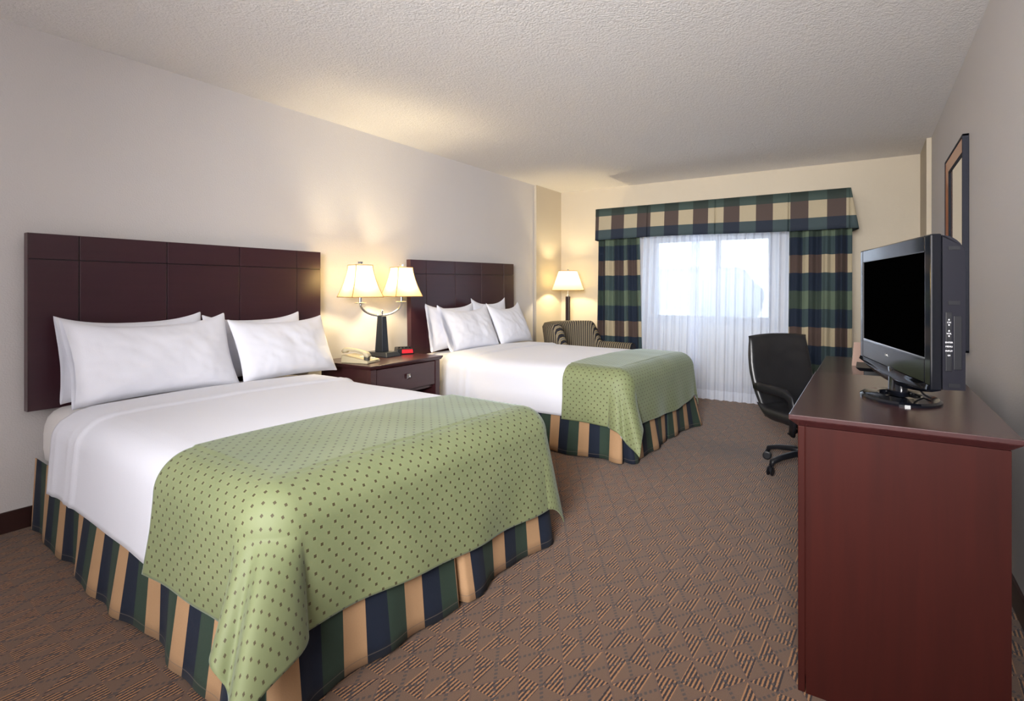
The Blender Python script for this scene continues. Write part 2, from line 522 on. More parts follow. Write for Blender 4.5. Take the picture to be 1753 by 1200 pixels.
def drape_point(p, q, half, foot, r, z, amp, seed, A, lead=0):
    """p across (signed), q along ; returns 3d point of cloth laid on a box"""
    a = abs(p)-(half-r); b = q-(foot-r); sg = 1 if p >= 0 else -1
    crown = .018*max(0,(1-(p/half)**2))
    if a <= 0 and b <= 0:
        return (q, p, z+crown*min(1, max(0, (foot-q)/.5)))
    if b <= 0 or a <= 0:
        e = a if b <= 0 else b
        t = min(e/r, pi/2); d = max(0, e-r*pi/2)
        out = r*sin(t); dr = r*(1-cos(t))+d
        if b <= 0:
            k = q*9+seed
            rip = amp*(d/.35)**1.4*(.5*sin(k)+.35*sin(k*1.9+1)+.3*sin(k*.5+2))
            rip += .025*(d/.35)
            zz = z-dr
            return (q, sg*(half-r+out+rip), zz)
        k = p*8+seed*1.7
        rip = amp*(d/.35)**1.4*(.5*sin(k)+.35*sin(k*2.1+1)+.3*sin(k*.45))+.03*(d/.35)
        c0 = crown*max(0, 1-e/r)
        return (foot-r+out+rip, p, z-dr+0*c0)
    rho = hypot(a, b); phi = atan2(b, a)            # 0 = side, pi/2 = foot
    s = phi/(pi/2)
    t = min(rho/r, pi/2); ext = max(0, rho-r*pi/2)
    ro = r*sin(t); dr = r*(1-cos(t))
    al = (A if p<0 else A*.17)*(sin(pi*s)**1.0)*(1-.42*math.exp(-((s-.36)/.10)**2))+radians(4)
    psi = phi+(.9*(phi-pi/4)*0) + .25*sin(2*pi*s)*lead
    hx = ro*sin(phi)+ext*sin(al)*sin(psi)
    hy = ro*cos(phi)+ext*sin(al)*cos(psi)
    # fade ripple in for continuity
    dz = dr+ext*cos(al)
    if s < .5:
        k = (foot-r)*9+seed; d=ext
        rip = (amp*(d/.35)**1.4*(.5*sin(k)+.35*sin(k*1.9+1)+.3*sin(k*.5+2))+.025*(d/.35))*(1-2*s)
        rip -= (1-2*s)*ext*sin(radians(4))
        hy += rip
    else:
        k = sg*(half-r)*8+seed*1.7; d=ext
        rip = (amp*(d/.35)**1.4*(.5*sin(k)+.35*sin(k*2.1+1)+.3*sin(k*.45))+.03*(d/.35))*(2*s-1)
        rip -= (2*s-1)*ext*sin(radians(4))
        hx += rip
    return (foot-r+hx, sg*(half-r+hy), z-dz)

def make_bed(loc, label, seed):
    B = thing('bed', label, 'bed', loc, BROT)
    hw = BW/2
    # box base
    G().box(.03, BL-.03, -hw+.04, hw-.04, .16, .34).build('box_spring', M['mattress'], B, bevel=.02)
    g = G()
    for sx in (.12, BL-.2):
        for sy in (-hw+.12, hw-.12): G().box(sx-.03, sx+.03, sy-.03, sy+.03, 0, .16).build('leg', M['blackplastic'], B)
    # mattress with wrinkled fitted sheet
    v=[];f=[];N=26;Mx=26
    def rr(u, w_): return u
    ring = []
    n = 200
    zs = [(.335,-.02),(.345,0),(.40,.004),(.46,.004),(.50,.0),(.54,-.010),(.568,-.028),(.587,-.055),(.597,-.10)]
    for zz, off in zs:
        for i in range(n):
            a = 2*pi*i/n
            ca, sa = cos(a), sin(a)
            k = 1/max(abs(ca)**40+abs(sa)**40, 1e-9)**(1/40)
            x = BL/2+(BL/2-.002+off)*ca*k; y = (hw-.012+off)*sa*k
            wr = .004*fbm(x*3, zz*40+y*3, seed)
            v.append((x, y*(1+wr), zz))
    for k in range(len(zs)-1):
        for i in range(n):
            j=(i+1)%n; f.append((k*n+i,k*n+j,(k+1)*n+j,(k+1)*n+i))
    f.append(tuple(range((len(zs)-1)*n, len(zs)*n)))
    f.append(tuple(reversed(range(n))))
    obj('mattress', v, f, M['mattress'], B, smooth=True)
    # top sheet over both sides & foot
    v=[];uv=[];r=.11;q0=.36
    half=hw+.012; drop=.35
    P = half-r+r*pi/2+drop-r
    nu=100; nv=150
    foot=BL+.01
    Q = foot-r+r*pi/2+.12
    for i in range(nu):
        for j in range(nv):
            p = -P+2*P*i/(nu-1); q=q0+(Q-q0)*j/(nv-1)
            a=max(0,abs(p)-(half-r)); b=max(0,q-(foot-r))
            pp, qq = p, q
            x,y,z = drape_point(pp, qq, half, foot, r, BT+.006, .006, seed, radians(6))
            side = max(0, a-.1)
            z += .03*side*sin(q*2+seed)      # uneven lower edge
            z += .009/(1+math.exp((q-q0-.28)/.004))*(1 if a<=.08 else 0)
            if a>.08: y += (1 if p>0 else -1)*.008/(1+math.exp((q-q0-.28)/.004))
            z += .011*math.exp(-((q-q0-.28)/.010)**2)*(1 if a<=.08 else .5)
            if a > .08: y += (1 if p>0 else -1)*(.007*math.exp(-((q-q0-.28)/.014)**2) + .004*math.exp(-((q-q0-.06)/.02)**2)+.004*math.exp(-((q-q0-.2)/.02)**2)+.012*max(0,1-(q-q0)/.12))
            else: z += .004*fbm(p*3,q*3,seed)
            x += .02*fbm(p*2, 1.3, seed)*max(0,1-(q-q0)/.4)
            v.append((x,y,z)); uv.append((p,q))
    obj('top_sheet', v, grid_faces(nu,nv), M['linen2'], B, smooth=True, uvs=uv, solid=.006)
    # bed skirt : perimeter path from head-left around the foot
    path=[]; o=hw+.005; xf=BL+.005
    x=.0
    L1=xf; L2=2*o
    tot=L1*2+L2
    # pleats at: both foot corners and centre of the foot
    n=1200; v=[];uv=[]
    zs=[.345,.28,.20,.12,.06,.012]
    for i in range(n):
        s=tot*i/(n-1)
        if s<L1: bx,by,nx,ny=s,-o,0,-1
        elif s<L1+L2: bx,by,nx,ny=xf,-o+(s-L1),1,0
        else: bx,by,nx,ny=xf-(s-L1-L2),o,0,1
        # corner normals
        for cs,sy in ((L1,-1),(L1+L2,1)):
            if abs(s-cs)<.10:
                t=(s-cs)/.10
                ang=(pi/4)*(1+t) if sy<0 else (pi/4)*(1-t)
                nx,ny=sin(ang),sy*cos(ang)
        pl=0
        for cs,wd,dp in ((L1-.0,.022,.075),(L1+L2,.022,.075),(L1+L2*.53,.011,.075)):
            pl-=dp*math.exp(-((s-cs)/wd)**2)
        cornflare=sum(.03*math.exp(-((abs(s-cs)-.07)/.05)**2) for cs in (L1,L1+L2))
        for j,z in enumerate(zs):
            k=(.345-z)/.333
            hd=min(1,min(s,tot-s)/.5); fl=.035*k*(.2+.8*hd)+cornflare*k
            rip=k*(.014*sin(s*7+seed)+.010*sin(s*15.3+seed*2)+.006*sin(s*29))
            if s<.5 or s>tot-.5: rip=rip*hd+k*.010*sin(s*30+seed)*(1-hd)
            d=fl+rip+pl*(.35+.65*k)
            v.append((bx+nx*d, by+ny*d, z+.004*sin(s*11)*k)); uv.append((s+.03+(.10 if seed<2 else .02), z))
    obj('bed_skirt', v, grid_faces(n,len(zs)), M['stripes'], B, smooth=True, uvs=uv, solid=.003)
    return B

def make_scarf(loc, label, q0f, seed, A, side_drop, foot_drop, lead=0, far_drop=.14):
    """green bed scarf ; q0f(p) gives the upper edge position"""
    hw=BW/2; half=hw+.03; foot=BL+.03; r=.125; z=BT+.020
    v=[];uv=[]; nu=190; nv=130
    PL = half-r+r*pi/2+side_drop
    PR = half-r+r*pi/2+far_drop
    for i in range(nu):
        p=-PL+(PL+PR)*i/(nu-1)
        q0=q0f(p)
        fd = foot_drop(p)
        Q=foot-r+r*pi/2+fd
        for j in range(nv):
            q=q0+(Q-q0)*j/(nv-1)
            x,y,zz=drape_point(p,q,half,foot,r,z,.022,seed,A,lead)
            zz+=.003*fbm(p*4,q*4,seed)
            v.append((x,y,max(zz,.012))); uv.append((p+3,q+3))
    o=obj('bed_scarf', v, grid_faces(nu,nv), M['green'], None, smooth=True, uvs=uv, loc=loc, solid=.004)
    o.rotation_euler=(0,0,BROT)
    return tag(o,label,'bed scarf')

B1=(-3.325, 1.655, 0); B2=(-3.30, 4.245, 0)
make_bed(B1, 'nearer bed with white sheets and striped skirt, its headboard left in the photo', 1.0)
BL=2.0
make_bed(B2, 'farther bed with white sheets and striped skirt, beyond the nightstand', 4.0)
BL=2.04
make_scarf(B1, 'green dotted bed scarf hanging over the foot of the nearer bed', lambda p: 1.51+.08*(p/.9)-.05*max(0,1-(p/.9)**2), 1.3, radians(44), .25, lambda p: .290+.015*sin(p*3)+.02*(p/.9), lead=.6)
BL=2.0
make_scarf(B2, 'green dotted bed scarf hanging over the foot of the farther bed', lambda p: 1.57+.03*(p/.9)-.03*max(0,1-(p/.9)**2), 3.1, radians(30), .25, lambda p: .25+.02*sin(p*4+1)-.02*(p/.9), lead=.6)

# ------------------------------------------------------------------ pillows
def pillow(name, origin, W, Hh, T, lean, yaw, label, group, seed, open_end=0, curl=.03):
    """origin: bottom centre. width along room Y, leaning back to -X"""
    nu, nv = 41, 31
    v=[];f=[]
    rot = Matrix(((0,-sin(lean),cos(lean)),(1,0,0),(0,cos(lean),sin(lean))))
    rz = Matrix.Rotation(yaw,3,'Z')
    def pt(u,w_,side):
        cx=.045; 
        x=W/2*(u-cx*u*(1-w_*w_)*1.2); y=Hh/2*(w_-.10*w_*(1-u**2)**.8)
        prof_=((1-abs(u)**2.6)*(1-abs(w_)**2.6))**.55
        if open_end and u*open_end>0:
            prof_=max(prof_, ((1-abs(w_)**4))**.5*.42*abs(u)**1.5)
        if w_>.6: y+=curl*abs(u)**3*(w_-.6)/.4
        th=T/2*prof_*(1.05-.12*w_)
        th+=.010*fbm(u*2.2,w_*2.2,seed+side*3)*prof_ + .007*fbm(u*5+w_*2,w_*3,seed)*prof_ + .003*fbm(u*14,w_*6,seed)
        return Vector((x,y+Hh/2,side*th))
    for side in (1,-1):
        for i in range(nu):
            for j in range(nv):
                v.append(rz@(rot@pt(-1+2*i/(nu-1), -1+2*j/(nv-1), side)))
    N=nu*nv
    f+=grid_faces(nu,nv)
    f+=[tuple(reversed([k+N for k in q])) for q in grid_faces(nu,nv)]
    for i in range(nu-1):
        f.append((i*nv,N+i*nv,N+(i+1)*nv,(i+1)*nv)); f.append(((i+1)*nv+nv-1,N+(i+1)*nv+nv-1,N+i*nv+nv-1,i*nv+nv-1))
    for j in range(nv-1):
        if open_end!=-1: f.append((j+1,N+j+1,N+j,j))
        k=(nu-1)*nv
        if open_end!=1: f.append((k+j,N+k+j,N+k+j+1,k+j+1))
    o=obj('pillow', v, f, M['linen'], None, smooth=True, loc=origin)
    o.modifiers.new('s','SUBSURF').render_levels=1
    return tag(o,label,'pillow',group)
g1='pillows on the nearer bed'; g2='pillows on the farther bed'
zt=BT+.010
pillow('p',(-3.215,1.36,zt),.70,.40,.10,radians(12),0,'white pillow peeking out at the left behind the front pillow, nearer bed',g1,2.2,-1)
pillow('p',(-3.215,2.04,zt),.66,.38,.10,radians(12),0,'white pillow hidden behind the right front pillow of the nearer bed',g1,5.1)
pillow('p',(-3.01,1.385,zt),.78,.41,.15,radians(24),radians(-2),'large white front pillow on the left, nearer bed',g1,1.1,-1,.045)
pillow('p',(-3.00,2.125,zt),.68,.39,.15,radians(24),radians(2),'plump white front pillow on the right, nearer bed, beside the nightstand',g1,7.3,0,.02)
pillow('p',(-3.16,3.93,zt),.68,.40,.10,radians(10),0,'white pillow standing at the left behind the others, farther bed',g2,3.3,-1,.03)
pillow('p',(-3.20,4.56,zt),.60,.42,.07,radians(6),0,'white pillow behind the two front pillows, farther bed, only its top corner showing',g2,9.3,0,.05)
pillow('p',(-2.97,4.0,zt),.68,.40,.15,radians(24),radians(-3),'white front pillow on the left, farther bed',g2,4.3,-1,.05)
pillow('p',(-2.96,4.67,zt),.64,.40,.14,radians(24),radians(3),'white front pillow on the right, farther bed, next to the armchair',g2,6.3,0,.06)

# ------------------------------------------------------------------ nightstand
NS=thing('nightstand','dark cherry nightstand with one drawer between the two beds','nightstand',(-3.345,2.93,0))
hy=.375; D=.555; TZ=.64
G().frustum((D/2-.012,hy-.012),(D/2,hy),TZ-.028,TZ-.008,(D/2,0),(D/2,0)).box(0,D,-hy,hy,TZ-.008,TZ).build('top',M['nightwood'],NS,bevel=.002)
G().box(.03,D-.05,-hy+.04,-hy+.06,.0,TZ-.03).box(.03,D-.05,hy-.06,hy-.04,.0,TZ-.03).box(.01,.03,-hy+.03,hy-.03,0,TZ-.03).box(.03,D-.05,-hy+.06,hy-.06,.10,.12).box(.03,D-.05,-hy+.06,hy-.06,.40,.42).build('body',M['nightwood'],NS,bevel=.001)
for sy in (-1,1):
    G().box(D-.055,D-.018,sy*(hy-.045)-.025,sy*(hy-.045)+.025,0,TZ-.03).build('leg',M['nightwood'],NS,bevel=.002)
dr=G().box(D-.05,D-.022,-hy+.075,hy-.075,.425,TZ-.035).build('drawer',M['nightwood'],NS,bevel=.003)
G().frustum((.016,.016),(.010,.010),0,.014,mtx=Matrix.Translation((D-.022,0,.525))@Matrix.Rotation(radians(90),4,'Y')).frustum((.006,.006),(.006,.006),0,.001).build('knob',M['chrome'],dr,bevel=.001) if False else \
G().add(*(lambda g:(g.v,g.f))(G().frustum((.007,.007),(.007,.007),0,.012).frustum((.018,.018),(.005,.005),.012,.026)), mtx=Matrix.Translation((D-.022,0,.525))@Matrix.Rotation(radians(90),4,'Y')).build('knob',M['chrome'],dr)

# table lamp
LB=Vector((-3.17,3.02,TZ))
TL=thing('table_lamp','lit double table lamp with two square cream shades on the nightstand','table lamp',LB,radians(5))
G().frustum((.125,.085),(.125,.085),0,.006).frustum((.125,.085),(.10,.065),.006,.035).build('base',M['bronze'],TL,bevel=.002)
G().frustum((.040,.036),(.026,.024),.035,.31).build('column',M['bronze'],TL,bevel=.004)
# swap column to face the camera
cv=[];N=24
sep=.235
for i in range(N+1):
    a=-pi+pi*i/N
    cv.append((.0,sep*cos(a),.415+.10*sin(a)))
G().sweep(cv,.0085,12,up=(1,0,0)).build('arm',M['nickel'],TL,smooth=True)
G().lathe([(.004,.30),(.008,.318),(.010,.325),(.007,.335),(.012,.345),(.010,.355),(.001,.36)],14).build('finial',M['chrome'],TL,smooth=True)
def square_shade(parent,c,rot,h,b0,b1,name='lamp_shade'):
    mt=Matrix.Translation(c)@Matrix.Rotation(rot,4,'Z')
    n=12; v=[];f=[]
    corners=[(-1,-1),(1,-1),(1,1),(-1,1)]
    per=8
    for k in range(n+1):
        t=k/n; w_=b1+(b0-b1)*((1-t)**1.55)*1.0
        for e in range(4):
            x0,y0=corners[e]; x1,y1=corners[(e+1)%4]
            for s_ in range(per):
                u=s_/per
                v.append(mt@Vector(((x0+(x1-x0)*u)*w_,(y0+(y1-y0)*u)*w_,h*t)))
    m=per*4
    for k in range(n):
        for i in range(m):
            j=(i+1)%m; f.append((k*m+i,k*m+j,(k+1)*m+j,(k+1)*m+i))
    sh=obj(name,v,f,M['shade'],parent)
    g=G()
    for cx,cy in corners:
        g.sweep([mt@Vector((cx*(b1+(b0-b1)*((1-k/n)**1.55)),cy*(b1+(b0-b1)*((1-k/n)**1.55)),h*k/n)) for k in range(n+1)],.0028,6)
    for w_,zz in ((b0,0),(b1,h)):
        for e in range(4):
            x0,y0=corners[e];x1,y1=corners[(e+1)%4]
            g.sweep([mt@Vector((x0*w_,y0*w_,zz)),mt@Vector((x1*w_,y1*w_,zz))],.0032,6)
    g.build('shade_trim',M['trim'],sh)
    return sh
for sy in (-1,1):
    c=Vector((0,sy*sep,.415))
    G().lathe([(.045,.0),(.047,.004),(.045,.007),(.012,.008),(.012,.045),(.009,.05)],20,mtx=Matrix.Translation(c)).build('candle_cup',M['chrome'],TL,smooth=False)
    square_shade(TL,c+Vector((0,0,.047)),radians(-20),.235,.124,.066)
    G().lathe([(.004,.05),(.004,.29)],8,mtx=Matrix.Translation(c)).build('stem',M['nickel'],TL)
    G().frustum((.011,.011),(.013,.013),.29,.31,mtx=Matrix.Translation(c)).build('finial',M['chrome'],TL,bevel=.001)
    G().lathe([(.012,.055),(.013,.065),(.024,.085),(.026,.10),(.018,.118),(.001,.125)],16,mtx=Matrix.Translation(c)).build('bulb',M['bulb'],TL,smooth=True)

def point(name,loc,power,col,r=.04):
    l=bpy.data.lights.new(name,'POINT'); l.energy=power; l.color=col; l.shadow_soft_size=r
    o=bpy.data.objects.new(name,l); COL.objects.link(o); o.location=loc; return o
def area(name,loc,rot,sx,sy,power,col):
    l=bpy.data.lights.new(name,'AREA'); l.shape='RECTANGLE'; l.size=sx; l.size_y=sy; l.energy=power; l.color=col
    o=bpy.data.objects.new(name,l); COL.objects.link(o); o.location=loc; o.rotation_euler=rot; return o

# telephone
PH=thing('telephone','ivory desk telephone on the nightstand, left of the lamp','telephone',(-3.03,2.685,TZ),radians(105))
# local: x width .18 , y depth .22 , slopes up to the back(+y)
v=[(-.085,-.11,0),(.085,-.11,0),(.085,.11,0),(-.085,.11,0),(-.082,-.107,.02),(.082,-.107,.02),(.082,.107,.055),(-.082,.107,.055)]
obj('base',v,[(3,2,1,0),(4,5,6,7),(0,1,5,4),(1,2,6,5),(2,3,7,6),(3,0,4,7)],M['phone'],PH,bevel=.008,seg=3)
G().box(-.01,.075,-.09,.03,.030,.036,mtx=Matrix.Rotation(radians(8.5),4,'X')).build('keypad_plate',M['phone'],PH,bevel=.003)
g=G()
for i in range(3):
    for j in range(4): g.box(.0+i*.024,.017+i*.024,-.078+j*.026,-.062+j*.026,.035,.040,mtx=Matrix.Rotation(radians(8.5),4,'X'))
g.build('keypad',M['white'],PH,bevel=.002)
hs=[(-.055,-.105,.050),(-.055,-.085,.062),(-.055,-.06,.078),(-.055,0,.090),(-.055,.06,.094),(-.055,.085,.088),(-.055,.105,.078)]
G().sweep(hs,[(.024,.012),(.026,.020),(.020,.012),(.018,.011),(.020,.012),(.026,.020),(.024,.012)],12,sq=.7).build('handset',M['phone'],PH,smooth=True)
G().lathe([(.021,.022),(.021,.05)],16,mtx=Matrix.Translation((-.055,-.085,.0))).build('mouthpiece',M['phonedark'],PH)
G().box(.02,.05,-.1085,-.1075,.008,.014).build('jack',M['phonedark'],PH)

# alarm clock
AC=thing('alarm_clock','small black alarm clock with red display on the nightstand','clock',(-3.13,3.22,TZ),radians(60))
v=[(-.07,-.055,0),(.07,-.055,0),(.07,.05,0),(-.07,.05,0),(-.068,-.045,.045),(.068,-.045,.045),(.064,.045,.056),(-.064,.045,.056)]
obj('body',v,[(3,2,1,0),(4,5,6,7),(0,1,5,4),(1,2,6,5),(2,3,7,6),(3,0,4,7)],M['blackplastic'],AC,bevel=.006)
obj('display',[(-.03,-.0558,.010),(.060,-.0558,.010),(.058,-.0480,.038),(-.028,-.0480,.038),(-.03,-.0530,.010),(.060,-.0530,.010),(.058,-.0450,.038),(-.028,-.0450,.038)],[(0,1,2,3),(7,6,5,4),(0,4,5,1),(1,5,6,2),(2,6,7,3),(3,7,4,0)],M['redlens'],AC)
g=G()
for i in range(4): g.box(-.05+i*.028,-.035+i*.028,-.02,-.005,.048,.056)
g.build('button',M['tvgrey'],AC,bevel=.002)

# ------------------------------------------------------------------ floor lamp
FL=thing('floor_lamp','lit floor lamp with a round cream shade in the corner behind the armchair','floor lamp',(-3.13,6.10,0))
G().lathe([(.14,0),(.14,.015),(.13,.025),(.03,.03)],32).build('base',M['poledark'],FL,smooth=False)
G().box(-.023,.023,-.023,.023,.03,1.07).build('pole',M['poledark'],FL,bevel=.004)
G().lathe([(.018,1.07),(.018,1.09),(.007,1.095),(.007,1.36)],12).build('stem',M['nickel'],FL)
n=48
sh=G().lathe([(.198,1.145),(.112,1.385)],n,cap=False).build('lamp_shade',M['shade2'],FL,smooth=True)
G().lathe([(.1995,1.143),(.1995,1.151),(.197,1.151),(.197,1.143),(.1995,1.143)],n,cap=False).build('shade_trim',M['trim'],sh)
G().lathe([(.1135,1.381),(.1135,1.388),(.111,1.388),(.111,1.381),(.1135,1.381)],n,cap=False).build('shade_trim',M['trim'],sh)
G().lathe([(.006,1.36),(.010,1.385),(.012,1.40),(.004,1.41)],10).build('finial',M['nickel'],FL,smooth=True)
G().lathe([(.012,1.15),(.024,1.17),(.026,1.185),(.018,1.205),(.001,1.212)],16).build('bulb',M['bulb'],FL,smooth=True)

# ------------------------------------------------------------------ armchair (barrel, striped)
AM=thing('armchair','striped upholstered tub armchair in the corner under the floor lamp','armchair',(-2.57,5.395,0),radians(-6))
# shell: U-shaped sweep: from front of near arm around back to front of far arm. chair faces local +x
def shell(nm,mat):
    v=[];uv=[];nu=90
    W=.33;Dp=.36
    path=[]
    for i in range(nu):
        t=-1+2*i/(nu-1)
        # u-shape: arms straight to x=.36, semi-circle behind
        Ltot=.36+pi*W/2+.0
        s=t*(.42+pi*W/2)
        if abs(s)<=pi*W/2:
            a=s/W; x=-.02-W*cos(a); y=W*sin(a); nx,ny=-cos(a),sin(a)
        else:
            x=-.02+(abs(s)-pi*W/2); y=math.copysign(W,s); nx,ny=0,math.copysign(1,s)
        k=min(1,max(0,(abs(s)-.42)/.13)); k=k*k*(3-2*k)
        top=.80*(1-k)+.575*k
        path.append((s,x,y,nx,ny,top))
    sec=[(-.045,.16),(-.05,.45),(-.055,'t-.06'),(-.03,'t-.01'),(.01,'t'),(.06,'t-.01'),(.085,'t-.05'),(.075,'t-.2'),(.06,.16)]
    for s,x,y,nx,ny,top in path:
        l=0;px=None
        for off,z in sec:
            zz = z if not isinstance(z,str) else top+(float(z[1:]) if len(z)>1 else 0)
            tilt=(zz-.4)*.10 if zz>.4 else 0
            v.append((x+nx*(off+tilt*abs(nx)), y+ny*(off+tilt*.4), zz)); uv.append((s,zz))
    m=len(sec)
    f=grid_faces(nu,m)
    for i in (0,nu-1):
        f.append(tuple(i*m+j for j in range(m)) if i else tuple(reversed([j for j in range(m)])))
    for i in range(nu-1): f.append((i*m,i*m+m-1,(i+1)*m+m-1,(i+1)*m))
    return obj(nm,v,f,mat,AM,smooth=True,uvs=uv)
shell('back_and_arms',M['chairstripe'])
def boxuv(nm,x0,x1,y0,y1,z0,z1,parent):
    g=G().box(x0,x1,y0,y1,z0,z1)
    return obj(nm,g.v,g.f,M['chairstripe'],parent,uvs=[(p[1],p[2]) for p in g.v],bevel=.03,seg=4)
boxuv('seat_cushion',-.26,.36,-.28,.28,.32,.46,AM); boxuv('seat_base',-.26,.33,-.28,.28,.14,.32,AM)
for sx in (-.2,.3):
    for sy in (-.27,.27): G().frustum((.018,.018),(.026,.026),0,.16,(sx,sy),(sx,sy)).build('leg',M['poledark'],AM)

# ------------------------------------------------------------------ curtains
YT=5.99; YBm=5.83     # top / bottom plane of the curtains
def curtain(name,x0,x1,ztop,ytop,ybot,amp,freq,mat,label,cat,seed,full=1.5,xb0=None,xb1=None,n=260,zb=.015,group=None,solid=0,wob=.6):
    xb0=x0 if xb0 is None else xb0; xb1=x1 if xb1 is None else xb1
    v=[];uv=[];nz=22
    for i in range(n):
        t=i/(n-1); s=t*(x1-x0)
        ph=s*freq+wob*3*fbm(s*2.3,seed)+seed
        for j in range(nz):
            k=j/(nz-1); z=ztop+(zb-ztop)*k
            xx=(x0+(xb0-x0)*k)*(1-t)+(x1+(xb1-x1)*k)*t
            a=amp*(.75+.5*fbm(s*3,k*1.2,seed+3))*(1+.15*k)
            dy=a*sin(ph+ .5*fbm(s*1.5,k*2,seed+9))+a*.35*sin(ph*2.1+1+k)
            dx=.012*cos(ph)*0
            yy=ytop+(ybot-ytop)*k
            v.append((xx+dx,yy-dy,z+.006*sin(ph)*k)); 
            uv.append(((s+ (0.02*sin(ph)))*full, z))
    o=obj(name,v,grid_faces(n,nz),mat,None,smooth=True,uvs=uv,solid=solid)
    return tag(o,label,cat,group)
curtain('sheer_curtain',-2.17,-1.50,1.93,YT+.04,YBm+.03,.020,78,M['sheer'],'white sheer curtain panel on the left half of the window','curtain',1.1,group='sheer curtain panels')
curtain('sheer_curtain',-1.60,-.60,1.93,YT+.075,YBm+.065,.020,72,M['sheer'],'white sheer curtain panel on the right half, behind the desk chair','curtain',5.2,group='sheer curtain panels')
curtain('plaid_drape',-2.645,-2.15,1.93,YT-.035,YBm-.02,.028,50,M['plaid'],'plaid drape gathered at the left side of the window','curtain',2.4,full=1.45,xb0=-2.60,xb1=-2.06,zb=.02,group='plaid drapes',solid=.003)
curtain('plaid_drape',-.635,-.115,1.93,YT-.035,YBm-.02,.028,50,M['plaid'],'plaid drape gathered at the right side of the window, behind the television','curtain',6.4,full=1.45,zb=.02,group='plaid drapes',solid=.003)
# valance: padded cornice with side returns and box pleats
v=[];uv=[]
VX0,VX1,VY=-2.655,-.125,5.88
Lr=YF-.005-VY; tot=2*Lr+(VX1-VX0); n=900
zs=[2.09,2.02,1.93,1.84,1.77,1.725]
pleats=[Lr+.005,Lr+.62,Lr+1.34,Lr+2.02,tot-Lr-.005]
for i in range(n):
    s=tot*i/(n-1)
    if s<Lr: bx,by,nx,ny=VX0,YF-.005-s,-1,0
    elif s<tot-Lr: bx,by,nx,ny=VX0+s-Lr,VY,0,-1
    else: bx,by,nx,ny=VX1,VY+s-(tot-Lr),1,0
    for j,z in enumerate(zs):
        k=(2.09-z)/.36
        d=(.03*k)*(1 if ny else (2.0 if nx>0 else 0)*min(1,max(0,(YF-.12-by)/.3)))
        for ps in pleats: d-=.028*math.exp(-((s-ps)/.006)**2)*(.3+.7*k)
        sag=.010*sin((s-Lr)*2.2)*k
        v.append((bx+nx*d,by+ny*d,z+sag-.0*k)); uv.append((s-Lr+.105,z-1.725))
m=len(zs)
VA=thing('valance','plaid box-pleated valance across the top of the window curtains','valance',(0,0,0))
obj('fabric',v,grid_faces(n,m),M['valance'],VA,smooth=True,uvs=uv,solid=.006)
G().box(VX0+.02,VX1-.02,VY+.04,YF,2.055,2.075).build('mounting_board',M['white'],VA)
G().box(VX0+.04,VX1-.04,YT-.02,YT+.02,1.945,1.975).build('curtain_rail',M['white'],VA)

# ------------------------------------------------------------------ dresser, desk
DX0,DX1,DY0,DY1,DZ=-.19,.315,1.755,2.73,.80
DR=thing('dresser','tall cherry dresser in the right foreground carrying the television','dresser',(0,0,0))
DR.location=(DX0,DY0,0)
w_=DX1-DX0; l_=DY1-DY0
G().frustum((w_/2-.022,l_/2-.022),(w_/2,l_/2),DZ-.034,DZ-.014,(w_/2,l_/2),(w_/2,l_/2)).box(0,w_,0,l_,DZ-.014,DZ).build('top',M['dresser_top'],DR,bevel=.002)
G().box(.04,w_-.03,.024,l_-.024,.05,DZ-.034).build('body',M['dresser'],DR,bevel=.001)
G().box(.022,.0405,.022,.042,0,DZ-.034).build('corner_post',M['dresser'],DR,bevel=.002)
G().box(.022,.0405,l_-.042,l_-.022,0,DZ-.034).build('corner_post',M['dresser'],DR,bevel=.002)
G().box(.0425,w_-.02,.020,.026,.0,DZ-.034).build('side_panel',M['dresser'],DR,bevel=.001)
G().box(.05,w_-.03,.05,l_-.05,0,.05).build('plinth',M['dresser'],DR)
for k in range(3):
    d=G().box(.020,.040,.05,l_-.05,.07+k*.228,.07+k*.228+.218).build('drawer',M['dresser'],DR,bevel=.002)
    for yy in (.28,l_-.28):
        G().add(*(lambda g:(g.v,g.f))(G().frustum((.006,.006),(.006,.006),0,.012).frustum((.014,.014),(.005,.005),.012,.022)),mtx=Matrix.Translation((.020,yy,.18+k*.228))@Matrix.Rotation(radians(-90),4,'Y')).build('knob',M['chrome'],d)
EX0,EX1,EY0,EY1,EZ=-.215,.30,2.745,3.92,.745
DK=thing('desk','low cherry writing desk just beyond the dresser, by the office chair','desk',(EX0,EY0,0))
w_=EX1-EX0; l_=EY1-EY0
G().box(0,w_,0,l_,EZ-.03,EZ).build('top',M['dresser_top'],DK,bevel=.003)
G().box(.04,w_-.01,.01,.035,0,EZ-.03).build('side_panel',M['dresser'],DK)
G().box(.36,w_-.01,l_-.035,l_-.01,0,EZ-.03).build('side_panel',M['dresser'],DK)
G().box(w_-.04,w_-.02,.035,l_-.035,.25,EZ-.03).build('back_panel',M['dresser'],DK)
# desk items
FB=thing('desk_organizer','black lidded desk organizer box half hidden behind the television','box',(.022,2.98,EZ))
G().box(-.035,.24,-.06,.12,0,.048).build('body',M['blackplastic'],FB,bevel=.002)
G().frustum((.15,.10),(.165,.115),.048,.064,(.10,.03),(.10,.03)).build('lid',M['blackplastic'],FB,bevel=.002)
bk=obj('menu_card',[(-.05,0,0),(.05,0,0),(.05,.006,0),(-.05,.006,0),(-.040,0,.127),(.05,0,.127),(.05,.006,.127),(-.040,.006,.127)],[(3,2,1,0),(4,5,6,7),(0,1,5,4),(1,2,6,5),(2,3,7,6),(3,0,4,7)],M['card'],None,loc=(-.020,3.50,EZ))
tag(bk,'small brown card standing on the desk, just left of the television edge','card')

